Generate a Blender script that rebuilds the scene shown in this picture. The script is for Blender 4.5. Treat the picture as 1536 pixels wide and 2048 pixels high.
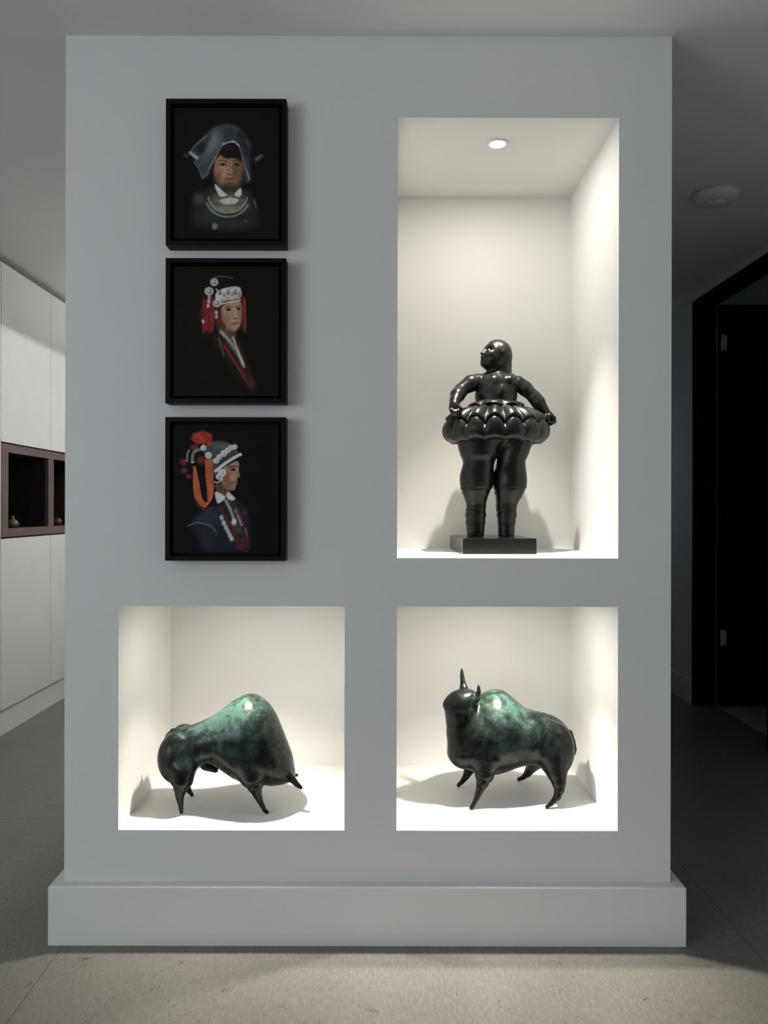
import bpy, bmesh, math, random
import numpy as np
from mathutils import Vector, Matrix

random.seed(7); np.random.seed(7)
for o in list(bpy.data.objects): bpy.data.objects.remove(o)
scene = bpy.context.scene
COL = scene.collection
R = math.radians

# ------------------------------------------------------------------ camera, world, lights, exposure
cam_d = bpy.data.cameras.new('camera'); cam = bpy.data.objects.new('camera', cam_d); COL.objects.link(cam)
cam.location = (0, -2.15, 1.206); cam.rotation_euler = (R(90), R(-0.12), 0)
cam_d.sensor_fit = 'VERTICAL'; cam_d.sensor_height = 36; cam_d.sensor_width = 27; cam_d.lens = 27
cam_d.shift_x = 13/2048; cam_d.shift_y = -6/2048; cam_d.clip_start = 0.02
scene.camera = cam

world = bpy.data.worlds.new('world'); scene.world = world; world.use_nodes = True
world.node_tree.nodes['Background'].inputs[0].default_value = (0.55, 0.7, 0.9, 1)
world.node_tree.nodes['Background'].inputs[1].default_value = 0.3

def area_light(name, loc, rot, sx, sy, power, color):
    l = bpy.data.lights.new(name, 'AREA'); l.shape = 'RECTANGLE'; l.size = sx; l.size_y = sy
    l.energy = power; l.color = color
    o = bpy.data.objects.new(name, l); COL.objects.link(o); o.location = loc; o.rotation_euler = rot
    return o
def spot_light(name, loc, power, color, size, blend, radius, rot=(0, 0, 0)):
    l = bpy.data.lights.new(name, 'SPOT'); l.energy = power; l.color = color
    l.spot_size = R(size); l.spot_blend = blend; l.shadow_soft_size = radius
    o = bpy.data.objects.new(name, l); COL.objects.link(o); o.location = loc; o.rotation_euler = rot
    return o
# ambient daylight of an unseen window added in the left wall
area_light('unseen_window_daylight', (-3.52, -3.35, 1.50), (0, R(-90), 0), 1.5, 2.3, 58, (0.865, 0.93, 1.0))
# added fill from an unseen passage-end window, brightens the right passage
area_light('passage_fill_light', (1.38, 3.64, 1.5), (R(-90), 0, 0), 0.8, 1.2, 0.42, (0.75, 0.88, 1.0))
WARM = (1.0, 0.925, 0.80)

scene.view_settings.view_transform = 'Standard'; scene.view_settings.look = 'None'
scene.view_settings.gamma = 1; scene.view_settings.use_curve_mapping = False
scene.view_settings.exposure = 0.0

# ------------------------------------------------------------------ helpers
def tag(o, label=None, cat=None, group=None, kind=None):
    if label: o['label'] = label
    if cat: o['category'] = cat
    if group: o['group'] = group
    if kind: o['kind'] = kind
    return o
def empty(name, loc=(0, 0, 0), rz=0):
    o = bpy.data.objects.new(name, None); COL.objects.link(o); o.location = loc; o.rotation_euler = (0, 0, rz)
    o.empty_display_size = 0.05
    return o
def link_mesh(name, me, mat, parent=None, smooth=False):
    if mat: me.materials.append(mat)
    o = bpy.data.objects.new(name, me); COL.objects.link(o)
    if parent: o.parent = parent
    if smooth:
        me.polygons.foreach_set('use_smooth', np.ones(len(me.polygons), dtype=bool))
    return o
def add_box(bm, x0, x1, y0, y1, z0, z1):
    v = [bm.verts.new(p) for p in ((x0, y0, z0), (x1, y0, z0), (x1, y1, z0), (x0, y1, z0),
                                   (x0, y0, z1), (x1, y0, z1), (x1, y1, z1), (x0, y1, z1))]
    for f in ((3, 2, 1, 0), (4, 5, 6, 7), (0, 1, 5, 4), (1, 2, 6, 5), (2, 3, 7, 6), (3, 0, 4, 7)):
        bm.faces.new([v[i] for i in f])
def box(name, x0, x1, y0, y1, z0, z1, mat, parent=None, bevel=0.0, kind=None):
    bm = bmesh.new(); add_box(bm, x0, x1, y0, y1, z0, z1)
    if bevel: bmesh.ops.bevel(bm, geom=bm.edges[:], offset=bevel, segments=2, affect='EDGES', profile=0.6)
    me = bpy.data.meshes.new(name); bm.to_mesh(me); bm.free()
    o = link_mesh(name, me, mat, parent)
    if kind: o['kind'] = kind
    return o
def lathe(name, prof, mat, parent=None, seg=48, loc=(0, 0, 0)):
    bm = bmesh.new(); rings = []
    for r, z in prof:
        if r < 1e-6: rings.append([bm.verts.new((0, 0, z))])
        else: rings.append([bm.verts.new((r*math.cos(2*math.pi*i/seg), r*math.sin(2*math.pi*i/seg), z)) for i in range(seg)])
    for a, b in zip(rings[:-1], rings[1:]):
        for i in range(seg):
            j = (i+1) % seg
            if len(a) == 1 and len(b) == 1: continue
            if len(a) == 1: bm.faces.new((a[0], b[i], b[j]))
            elif len(b) == 1: bm.faces.new((a[i], a[j], b[0]))
            else: bm.faces.new((a[i], a[j], b[j], b[i]))
    bmesh.ops.recalc_face_normals(bm, faces=bm.faces)
    me = bpy.data.meshes.new(name); bm.to_mesh(me); bm.free()
    o = link_mesh(name, me, mat, parent, smooth=True); o.location = loc
    return o

# ------------------------------------------------------------------ materials
class NT:
    def __init__(self, name):
        self.m = bpy.data.materials.new(name); self.m.use_nodes = True
        self.t = self.m.node_tree; self.b = self.t.nodes['Principled BSDF']
    def n(self, kind, **kw):
        nd = self.t.nodes.new(kind)
        for k, v in kw.items():
            if k in nd.inputs.keys(): nd.inputs[k].default_value = v
            else: setattr(nd, k, v)
        return nd
    def l(self, a, b): self.t.links.new(a, b)
    def ramp(self, src, stops):
        r = self.n('ShaderNodeValToRGB'); e = r.color_ramp.elements
        while len(e) > 1: e.remove(e[-1])
        e[0].position = stops[0][0]; e[0].color = (*stops[0][1], 1)
        for p, c in stops[1:]:
            x = e.new(p); x.color = (*c, 1)
        self.l(src, r.inputs[0]); return r.outputs[0]
    def bump(self, h, strength=0.2, dist=0.002):
        b = self.n('ShaderNodeBump', Strength=strength, Distance=dist); self.l(h, b.inputs['Height'])
        self.l(b.outputs[0], self.b.inputs['Normal'])
    def setp(self, **kw):
        for k, v in kw.items(): self.b.inputs[k.replace('_', ' ')].default_value = v
        return self.m
def plain(name, col, rough=0.5, metal=0.0, spec=0.5, noise=0.0, nscale=20):
    t = NT(name); t.setp(Roughness=rough, Metallic=metal, Specular_IOR_Level=spec)
    if noise:
        tc = t.n('ShaderNodeTexCoord'); nz = t.n('ShaderNodeTexNoise', Scale=nscale, Detail=4.0)
        t.l(tc.outputs['Object'], nz.inputs['Vector'])
        c0 = tuple(max(0, c*(1-noise)) for c in col); c1 = tuple(min(1, c*(1+noise)) for c in col)
        t.l(t.ramp(nz.outputs['Fac'], [(0.3, c0), (0.7, c1)]), t.b.inputs['Base Color'])
    else: t.b.inputs['Base Color'].default_value = (*col, 1)
    return t.m
def paint_wall(name, col, rough=0.6):
    t = NT(name); t.setp(Roughness=rough, Specular_IOR_Level=0.25); tc = t.n('ShaderNodeTexCoord')
    nz = t.n('ShaderNodeTexNoise', Scale=2.2, Detail=2.0); t.l(tc.outputs['Object'], nz.inputs['Vector'])
    t.l(t.ramp(nz.outputs['Fac'], [(0.3, tuple(c*0.985 for c in col)), (0.7, col)]), t.b.inputs['Base Color'])
    n2 = t.n('ShaderNodeTexNoise', Scale=170.0, Detail=3.0); t.l(tc.outputs['Object'], n2.inputs['Vector'])
    t.bump(n2.outputs['Fac'], 0.06, 0.0015)
    return t.m
M = {}
M['wall'] = paint_wall('white_wall_paint', (0.80, 0.80, 0.79))
M['skirting'] = paint_wall('white_skirting_paint', (0.80, 0.80, 0.79), 0.35)
M['ceiling'] = paint_wall('white_ceiling_paint', (0.87, 0.87, 0.86), 0.7)
M['cabinet'] = plain('white_cabinet_lacquer', (0.78, 0.78, 0.77), 0.4, noise=0.015, nscale=6)
M['gap'] = plain('dark_gap', (0.05, 0.05, 0.05), 0.8, noise=0.2)
M['black_frame'] = plain('black_frame_lacquer', (0.003, 0.003, 0.004), 0.5, spec=0.15, noise=0.25, nscale=40)
M['frame_side'] = plain('grey_black_frame_edge', (0.012, 0.012, 0.012), 0.55, noise=0.2)
M['base'] = plain('black_plinth_stone', (0.010, 0.010, 0.010), 0.22, spec=0.4, noise=0.2)
M['steel'] = plain('brushed_steel', (0.6, 0.6, 0.6), 0.3, 1.0, noise=0.05)
M['nickel'] = plain('pale_nickel', (0.75, 0.75, 0.76), 0.5, 0.2, noise=0.05)
M['plastic'] = plain('white_plastic', (0.75, 0.75, 0.74), 0.4, noise=0.02)
M['green_pot'] = plain('green_glaze', (0.11, 0.13, 0.055), 0.3, noise=0.2)
M['red_pot'] = plain('dark_red_glaze', (0.09, 0.035, 0.035), 0.3, noise=0.2)
def wood(name, c0, c1, rough=0.5, spec=0.4):
    t = NT(name); t.setp(Roughness=rough, Specular_IOR_Level=spec); tc = t.n('ShaderNodeTexCoord'); mp = t.n('ShaderNodeMapping')
    mp.inputs['Scale'].default_value = (30, 30, 2.5); t.l(tc.outputs['Object'], mp.inputs['Vector'])
    nz = t.n('ShaderNodeTexNoise', Scale=1.6, Detail=6.0); t.l(mp.outputs[0], nz.inputs['Vector'])
    t.l(t.ramp(nz.outputs['Fac'], [(0.3, c0), (0.7, c1)]), t.b.inputs['Base Color'])
    return t.m
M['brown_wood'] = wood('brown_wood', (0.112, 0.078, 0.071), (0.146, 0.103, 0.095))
M['box_shade'] = wood('shaded_box_inside', (0.018, 0.012, 0.009), (0.028, 0.019, 0.014))  # inner boards coloured dark for the shade inside the box
M['dark_wood'] = wood('dark_door_wood', (0.006, 0.0045, 0.0035), (0.012, 0.008, 0.006), 0.6, 0.15)
def stone():
    t = NT('beige_grey_stone'); t.setp(Roughness=0.28, Specular_IOR_Level=0.25); geo = t.n('ShaderNodeNewGeometry')
    mp = t.n('ShaderNodeMapping'); mp.inputs['Scale'].default_value = (1.0, 0.30, 1.0); t.l(geo.outputs['Position'], mp.inputs['Vector'])
    n1 = t.n('ShaderNodeTexNoise', Scale=130.0, Detail=8.0, Roughness=0.8, Distortion=0.1); t.l(mp.outputs[0], n1.inputs['Vector'])
    n2 = t.n('ShaderNodeTexNoise', Scale=5.0, Detail=4.0); t.l(mp.outputs[0], n2.inputs['Vector'])
    c1 = t.ramp(n1.outputs['Fac'], [(0.30, (0.160, 0.152, 0.136)), (0.50, (0.214, 0.205, 0.187)), (0.70, (0.272, 0.262, 0.242))])
    c2 = t.ramp(n2.outputs['Fac'], [(0.30, (0.86, 0.86, 0.86)), (0.7, (1, 1, 1))])
    mx = t.n('ShaderNodeMix', data_type='RGBA', blend_type='MULTIPLY'); mx.inputs[0].default_value = 1
    t.l(c1, mx.inputs[6]); t.l(c2, mx.inputs[7])
    # rare dark hairline cracks, broken up by a second noise
    v = t.n('ShaderNodeTexNoise', Scale=9.0, Detail=3.0, Distortion=1.6); t.l(geo.outputs['Position'], v.inputs['Vector'])
    s = t.n('ShaderNodeMath', operation='SUBTRACT'); t.l(v.outputs['Fac'], s.inputs[0]); s.inputs[1].default_value = 0.5
    a = t.n('ShaderNodeMath', operation='ABSOLUTE'); t.l(s.outputs[0], a.inputs[0])
    line = t.ramp(a.outputs[0], [(0.0, (1, 1, 1)), (0.009, (0, 0, 0))])
    w = t.n('ShaderNodeTexNoise', Scale=11.0, Detail=2.0); t.l(geo.outputs['Position'], w.inputs['Vector'])
    patch = t.ramp(w.outputs['Fac'], [(0.60, (0, 0, 0)), (0.645, (1, 1, 1))])
    mk = t.n('ShaderNodeMath', operation='MULTIPLY'); t.l(line, mk.inputs[0]); t.l(patch, mk.inputs[1])
    mx2 = t.n('ShaderNodeMix', data_type='RGBA'); t.l(mk.outputs[0], mx2.inputs[0]); t.l(mx.outputs[2], mx2.inputs[6])
    mx2.inputs[7].default_value = (0.055, 0.05, 0.045, 1)
    t.l(mx2.outputs[2], t.b.inputs['Base Color'])
    t.bump(n1.outputs['Fac'], 0.03, 0.001)
    return t.m
M['stone'] = stone()
M['grout'] = plain('pale_grout', (0.26, 0.25, 0.23), 0.8, noise=0.1)
M['room_floor'] = plain('pale_room_floor', (0.5, 0.49, 0.47), 0.5, noise=0.1)
def bronze(name, patina_centre, patina_radius, amount, dark=(0.0045, 0.0060, 0.0056), rough=0.26, spec=0.27):
    """dark bronze with a verdigris patina rubbed on around one place of the casting"""
    t = NT(name); t.setp(Metallic=0.25, Roughness=rough, Specular_IOR_Level=spec); tc = t.n('ShaderNodeTexCoord')
    d = t.n('ShaderNodeVectorMath', operation='DISTANCE'); t.l(tc.outputs['Object'], d.inputs[0]); d.inputs[1].default_value = patina_centre
    dv = t.n('ShaderNodeMath', operation='DIVIDE'); t.l(d.outputs['Value'], dv.inputs[0]); dv.inputs[1].default_value = patina_radius
    n1 = t.n('ShaderNodeTexNoise', Scale=22.0, Detail=10.0, Roughness=0.74, Distortion=0.25); t.l(tc.outputs['Object'], n1.inputs['Vector'])
    am = t.n('ShaderNodeMath', operation='MULTIPLY_ADD'); t.l(n1.outputs['Fac'], am.inputs[0]); am.inputs[1].default_value = 3.2; am.inputs[2].default_value = -1.1
    sub = t.n('ShaderNodeMath', operation='SUBTRACT'); t.l(am.outputs[0], sub.inputs[0]); t.l(dv.outputs[0], sub.inputs[1])
    ad = t.n('ShaderNodeMath', operation='ADD'); t.l(sub.outputs[0], ad.inputs[0]); ad.inputs[1].default_value = amount
    col = t.ramp(ad.outputs[0], [(0.0, dark), (0.25, tuple(c*1.7 for c in dark)), (0.5, (0.014, 0.022, 0.018)), (0.78, (0.025, 0.046, 0.039)), (1.0, (0.050, 0.100, 0.084))])
    n2 = t.n('ShaderNodeTexNoise', Scale=60.0, Detail=6.0); t.l(tc.outputs['Object'], n2.inputs['Vector'])
    t.l(col, t.b.inputs['Base Color'])
    rr = t.ramp(n2.outputs['Fac'], [(0.3, (rough*0.92,)*3), (0.7, (rough*1.2,)*3)]); t.l(rr, t.b.inputs['Roughness'])
    t.bump(n2.outputs['Fac'], 0.012, 0.002)
    return t.m

# ------------------------------------------------------------------ the setting
ZC = 2.53                       # ceiling height
XL, XR = -1.97, 1.953           # cabinet front, right passage wall
# floor: base bed with single stone slabs
floor = box('floor', -3.7, XR+0.13, -4.7, 3.8, -0.06, -0.006, M['grout'], kind='structure')
xs = [-3.7, -2.765, -0.866, 1.034, XR+0.13]; ys = [-4.7, -2.97, -1.07, 0.83, 2.73, 3.8]
for i in range(4):
    for j in range(5):
        box('stone_slab', xs[i]+0.0008, xs[i+1]-0.0008, ys[j]+0.0008, ys[j+1]-0.0008, -0.006, 0.0, M['stone'], floor)
box('ceiling', -3.7, 4.3, -4.7, 4.3, ZC, ZC+0.1, M['ceiling'], kind='structure')

# display pier with three niches
PX0, PX1, PD = -0.875, 0.822, 0.80
ND = 0.545
gx = [PX0, -0.724, -0.091, 0.055, 0.674, PX1]; gz = [0.0, 0.306, 0.933, 1.069, 2.302, ZC]
holes = {(1, 1), (3, 1), (3, 3)}
bm = bmesh.new(); V = {}
def vert(p):
    k = tuple(round(c, 5) for c in p)
    if k not in V: V[k] = bm.verts.new(p)
    return V[k]
def quad(*ps): bm.faces.new([vert(p) for p in ps])
for i in range(5):
    for j in range(5):
        x0, x1, z0, z1 = gx[i], gx[i+1], gz[j], gz[j+1]
        if (i, j) not in holes: quad((x0, 0, z0), (x1, 0, z0), (x1, 0, z1), (x0, 0, z1)); continue
        quad((x0, ND, z0), (x1, ND, z0), (x1, ND, z1), (x0, ND, z1))
        quad((x0, 0, z0), (x1, 0, z0), (x1, ND, z0), (x0, ND, z0))
        quad((x0, ND, z1), (x1, ND, z1), (x1, 0, z1), (x0, 0, z1))
        quad((x0, 0, z0), (x0, ND, z0), (x0, ND, z1), (x0, 0, z1))
        quad((x1, ND, z0), (x1, 0, z0), (x1, 0, z1), (x1, ND, z1))
quad((PX1, PD, 0), (PX0, PD, 0), (PX0, PD, ZC), (PX1, PD, ZC))
bm.faces.new([vert((PX0, PD, 0))] + [vert((PX0, 0, z)) for z in gz] + [vert((PX0, PD, ZC))])
bm.faces.new([vert((PX1, 0, z)) for z in reversed(gz)] + [vert((PX1, PD, 0)), vert((PX1, PD, ZC))])
bmesh.ops.recalc_face_normals(bm, faces=bm.faces)
me = bpy.data.meshes.new('wall_center'); bm.to_mesh(me); bm.free()
pier = link_mesh('wall_center', me, M['wall']); pier['kind'] = 'structure'
# skirting round the pier
SK, SH = 0.0316, 0.163
bm = bmesh.new()
prof = [(0, 0), (SK, 0), (SK, SH-0.004), (SK-0.0012, SH-0.0012), (SK-0.004, SH), (0, SH)]
path = [(PX0, PD, -1, 0), (PX0, 0, -1, -1), (PX1, 0, 1, -1), (PX1, PD, 1, 0)]
rings = []
for x, y, dx, dy in path:
    rings.append([bm.verts.new((x+dx*o, y+dy*o, z)) for o, z in prof])
for a, b in zip(rings[:-1], rings[1:]):
    for i in range(len(prof)):
        j = (i+1) % len(prof); bm.faces.new((a[i], b[i], b[j], a[j]))
bm.faces.new(rings[0]); bm.faces.new(rings[-1][::-1])
bmesh.ops.recalc_face_normals(bm, faces=bm.faces)
me = bpy.data.meshes.new('baseboard_center'); bm.to_mesh(me); bm.free()
o = link_mesh('baseboard_center', me, M['skirting']); o['kind'] = 'structure'

# outer walls
box('wall_middle', 0.70, PX1, PD, 3.7, 0, ZC, M['wall'], kind='structure')  # unseen partition added to keep left-side light out of the right passage
box('wall_back', -2.6, XR+0.13, 3.7, 3.8, 0, ZC, M['wall'], kind='structure')
box('wall_jog', -3.7, -2.35, 0.60, 0.66, 0, ZC, M['wall'], kind='structure')
box('wall_cabinet', -2.6, -2.52, 0.66, 3.7, 0, ZC, M['wall'], kind='structure')
box('wall_front', -3.7, XR+0.13, -4.8, -4.7, 0, ZC, M['wall'], kind='structure')
# right passage wall with doorway y 1.66 .. 2.612
DY0, DY1, DZ = 1.66, 2.612, 2.495
bm = bmesh.new()
add_box(bm, XR, XR+0.13, -4.7, DY0, 0, ZC); add_box(bm, XR, XR+0.13, DY1, 3.7, 0, ZC); add_box(bm, XR, XR+0.13, DY0, DY1, DZ, ZC)
me = bpy.data.meshes.new('wall_right'); bm.to_mesh(me); bm.free()
link_mesh('wall_right', me, M['wall'])['kind'] = 'structure'
box('baseboard_right', XR-0.014, XR, DY1+0.004, 3.7, 0, 0.15, M['skirting'], bevel=0.002, kind='structure')
# left wall with the added unseen window
bm = bmesh.new()
add_box(bm, -3.7, -3.6, -4.7, -4.55, 0, ZC); add_box(bm, -3.7, -3.6, -2.15, 0.6, 0, ZC)
add_box(bm, -3.7, -3.6, -4.55, -2.15, 0, 0.75); add_box(bm, -3.7, -3.6, -4.55, -2.15, 2.35, ZC)
me = bpy.data.meshes.new('wall_left'); bm.to_mesh(me); bm.free()
link_mesh('wall_left', me, M['wall'])['kind'] = 'structure'
win = box('unseen_window_left', -3.69, -3.67, -4.55, -2.15, 0.75, 2.35, plain('window_glass', (0.6, 0.7, 0.8), 0.05), kind='structure')
for y0, y1, z0, z1 in ((-4.55, -4.49, 0.75, 2.35), (-2.21, -2.15, 0.75, 2.35), (-3.38, -3.32, 0.81, 2.29), (-4.49, -2.21, 0.75, 0.81), (-4.49, -2.21, 2.29, 2.35)):
    box('unseen_window_frame', -3.67, -3.62, y0, y1, z0, z1, M['plastic'], win)

w2 = box('unseen_window_passage', 0.95, 1.81, 3.68, 3.70, 0.87, 2.13, bpy.data.materials['window_glass'], kind='structure')  # unseen window added to go with the passage fill light
for x0, x1, z0, z1 in ((0.95, 0.99, 0.87, 2.13), (1.77, 1.81, 0.87, 2.13), (0.99, 1.77, 0.87, 0.91), (0.99, 1.77, 2.09, 2.13)):
    box('unseen_window_frame', x0, x1, 3.65, 3.68, z0, z1, M['plastic'], w2)
# dark room behind the doorway
box('floor_side_room', XR+0.13, 4.3, 0.4, 4.3, -0.06, 0.0, M['room_floor'], kind='structure')
box('wall_room_far', XR+0.13, 4.3, 4.2, 4.3, 0, ZC, M['wall'], kind='structure')
box('wall_room_near', XR+0.13, 4.3, 0.3, 0.4, 0, ZC, M['wall'], kind='structure')
box('wall_room_side', 4.2, 4.3, 0.4, 4.2, 0, ZC, M['wall'], kind='structure')
# door frame lining and open door leaf
dr = empty('door_1', (XR, DY1, 0)); dr['kind'] = 'structure'
def dpart(name, x0, x1, y0, y1, z0, z1, mat, bevel=0.002, par=None):
    o = box(name, x0-XR, x1-XR, y0-DY1, y1-DY1, z0, z1, mat, par or dr, bevel); return o
dpart('jamb', XR-0.004, XR+0.134, DY1-0.03, DY1, 0, DZ, M['dark_wood'])
dpart('jamb', XR-0.004, XR+0.134, DY0, DY0+0.03, 0, DZ, M['dark_wood'])
dpart('lintel', XR-0.004, XR+0.134, DY0+0.03, DY1-0.03, DZ-0.03, DZ, M['dark_wood'])
leaf = dpart('door_leaf', XR+0.1345, XR+1.03, DY1-0.075, DY1-0.033, 0.006, DZ-0.035, M['dark_wood'], 0.003)
for z in (2.226, 0.4255):
    h = lathe('hinge', [(0, -0.05), (0.007, -0.05), (0.007, 0.05), (0, 0.05)], M['nickel'], dr, 12, (0.146, -0.083, z))
    dpart('hinge_plate', XR+0.150, XR+0.176, DY1-0.080, DY1-0.075, z-0.045, z+0.045, M['nickel'], 0.001)

# ------------------------------------------------------------------ built-in cabinets on the left
ZT = 2.497; ZB = 0.144
BX0, BX1, BZ0, BZ1 = 1.868, 3.086, 1.052, 1.548       # brown box: y range, z range
units = [(0.647, 1.257, False), (1.257, 1.867, False), (1.867, 2.477, True), (2.477, 3.087, True), (3.087, 3.69, False)]
labs = ['white lacquered tall cabinet by the corner beside the room', 'white tall cabinet with one long door before the brown display box',
        'white tall cabinet split by the first bay of the brown display box', 'white tall cabinet split by the second bay of the brown display box',
        'white tall cabinet with one long door past the brown display box']
for (y0, y1, split), lab in zip(units, labs):
    c = tag(empty('tall_cabinet', (XL, (y0+y1)/2, 0)), lab, 'cabinet', 'built-in cabinets along the passage')
    def cp(name, x0, x1, ya, yb, z0, z1, mat, bev=0.0):
        return box(name, x0-XL, x1-XL, ya-(y0+y1)/2, yb-(y0+y1)/2, z0, z1, mat, c, bev)
    g = 0.002
    if split:
        cp('upper_carcass', -2.50, XL-0.021, y0, y1, BZ1+0.006, ZT, M['gap'])
        cp('lower_carcass', -2.50, XL-0.021, y0, y1, ZB, BZ0-0.006, M['gap'])
        cp('door', XL-0.02, XL, y0+g, y1-g, BZ1+0.008, ZT, M['cabinet'], 0.001)
        cp('door', XL-0.02, XL, y0+g, y1-g, ZB, BZ0-0.008, M['cabinet'], 0.001)
    else:
        cp('carcass', -2.50, XL-0.021, y0, y1, ZB, ZT, M['gap'])
        cp('door', XL-0.02, XL, y0+g, y1-g, ZB, ZT, M['cabinet'], 0.001)
    cp('toe_kick', -2.50, XL-0.022, y0, y1, 0, ZB-0.001, M['skirting'])
    cp('top_filler', -2.50, XL-0.05, y0, y1, ZT+0.001, ZC, M['gap'])
bxo = tag(empty('display_box', (XL, (BX0+BX1)/2, BZ0)), 'brown wooden open display box set between the white cabinet doors', 'shelf')
def bp(name, x0, x1, ya, yb, z0, z1, mat='brown_wood', bev=0.001):
    return box(name, x0-XL, x1-XL, ya-(BX0+BX1)/2, yb-(BX0+BX1)/2, z0-BZ0, z1-BZ0, M[mat], bxo, bev)
XF = XL+0.001; XB = -2.38; XM = XF-0.022
for x0, x1, mat, pre in ((XM, XF, 'brown_wood', 'front_'), (XB, XM, 'box_shade', 'inner_shade_')):
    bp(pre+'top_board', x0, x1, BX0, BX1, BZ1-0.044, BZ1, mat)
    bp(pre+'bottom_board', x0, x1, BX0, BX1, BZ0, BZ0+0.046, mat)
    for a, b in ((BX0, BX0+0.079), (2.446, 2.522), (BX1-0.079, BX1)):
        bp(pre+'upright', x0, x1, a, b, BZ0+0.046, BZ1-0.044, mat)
bp('back_panel', XB-0.012, XB, BX0, BX1, BZ0, BZ1, 'box_shade')
# small vessels in the box
p = lathe('lidded_jar', [(0, 0), (0.022, 0), (0.034, 0.014), (0.034, 0.026), (0.026, 0.038), (0.014, 0.044), (0.009, 0.052), (0.010, 0.060), (0.005, 0.067), (0, 0.068)], M['green_pot'], None, 32, (-2.06, 2.185, BZ0+0.046))
tag(p, 'small green glazed lidded jar inside the brown display box', 'jar')
p = lathe('small_bowl', [(0, 0), (0.016, 0), (0.03, 0.018), (0.028, 0.034), (0.014, 0.044), (0.009, 0.05), (0, 0.051)], M['red_pot'], None, 32, (-2.06, 2.79, BZ0+0.046))
tag(p, 'small dark red pot in the second bay of the brown box', 'pot')

# smoke detector in the right passage
sd = tag(empty('smoke_detector', (1.412, 1.06, ZC)), 'round white ceiling detector in the dark right passage', 'detector')
lathe('detector_body', [(0, -0.042), (0.055, -0.042), (0.078, -0.036), (0.088, -0.022), (0.092, -0.012), (0.092, 0.0), (0, 0)], M['plastic'], sd, 48)
lathe('detector_cap', [(0, -0.052), (0.03, -0.051), (0.04, -0.047), (0.042, -0.042), (0, -0.042)], M['plastic'], sd, 32)

# ------------------------------------------------------------------ recessed downlights
emis = NT('lamp_lens_glow'); emis.b.inputs['Base Color'].default_value = (1, 1, 1, 1)
emis.b.inputs['Emission Color'].default_value = (1.0, 0.93, 0.80, 1); emis.b.inputs['Emission Strength'].default_value = 9.0
M['lens'] = emis.m
def downlight(x, y, z, power, size, blend, label, group=None, radius=0.016, rr=0.032):
    d = tag(empty('downlight', (x, y, z)), label, 'light', group)
    lathe('trim_ring', [(rr*0.72, -0.0005), (rr*0.74, -0.004), (rr*0.9, -0.005), (rr, -0.003), (rr, 0.0)], M['plastic'], d, 40)
    lathe('lens', [(0, -0.0042), (rr*0.4, -0.004), (rr*0.66, -0.003), (rr*0.72, -0.001)], M['lens'], d, 32)
    s = spot_light('lamp', (0, 0, -0.0075), power, WARM, size, blend, radius); s.parent = d
    return d
def glow(d, power, size, loc=(0, 0, -0.006)):
    l = bpy.data.lights.new('lamp', 'AREA'); l.shape = 'DISK'; l.size = size; l.energy = power; l.color = WARM
    o = bpy.data.objects.new('lamp', l); COL.objects.link(o); o.location = loc; o.parent = d
d = downlight(0.357, 0.150, 2.302, 152, 59, 1.0, 'lit recessed spotlight in the ceiling of the tall niche')
glow(d, 2.9, 0.045)
d = downlight(-0.4075, 0.138, 0.933, 42, 96, 0.9, 'recessed spotlight above the bull with lowered head')
glow(d, 1.5, 0.04)
d = downlight(0.365, 0.138, 0.933, 44, 96, 0.9, 'recessed spotlight above the bull with raised head')
glow(d, 2.2, 0.04)
# tilted wall washer, added unseen behind the display wall to light the cabinets
box('light_cutoff_beam', -0.55, -0.45, PD, 3.7, 2.383, ZC, M['wall'], kind='structure')  # unseen beam added to cut the washer light below the cabinet top
d = downlight(0.35, 2.25, ZC, 0.01, 100, 1.0, 'added unseen tilted spotlight behind the display wall', None, 0.012, 0.05)
s_ = spot_light('lamp', (0, 0, -0.03), 78, (1.0, 0.965, 0.91), 84, 1.0, 0.012, (0, R(75), 0)); s_.parent = d
# unseen bowl pendant added to brighten the left ceiling and cabinet tops
pu = tag(empty('added_uplight', (-0.25, 3.2, 1.98)), 'added unseen white bowl uplight behind the display wall', 'light')
lathe('bowl', [(0, 0), (0.10, 0.015), (0.20, 0.06), (0.26, 0.13), (0.254, 0.13), (0.19, 0.068), (0.09, 0.025), (0, 0.012)], M['plastic'], pu, 40)
lathe('rod', [(0, 0.012), (0.006, 0.012), (0.006, ZC-1.98-0.02), (0.04, ZC-1.98-0.015), (0.04, ZC-1.98), (0, ZC-1.98)], M['plastic'], pu, 16)
a_ = area_light('lamp', (0, 0, 0.11), (R(180), 0, 0), 0.3, 0.3, 33, (1.0, 0.98, 0.95)); a_.parent = pu; a_.data.shape = 'DISK'

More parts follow.
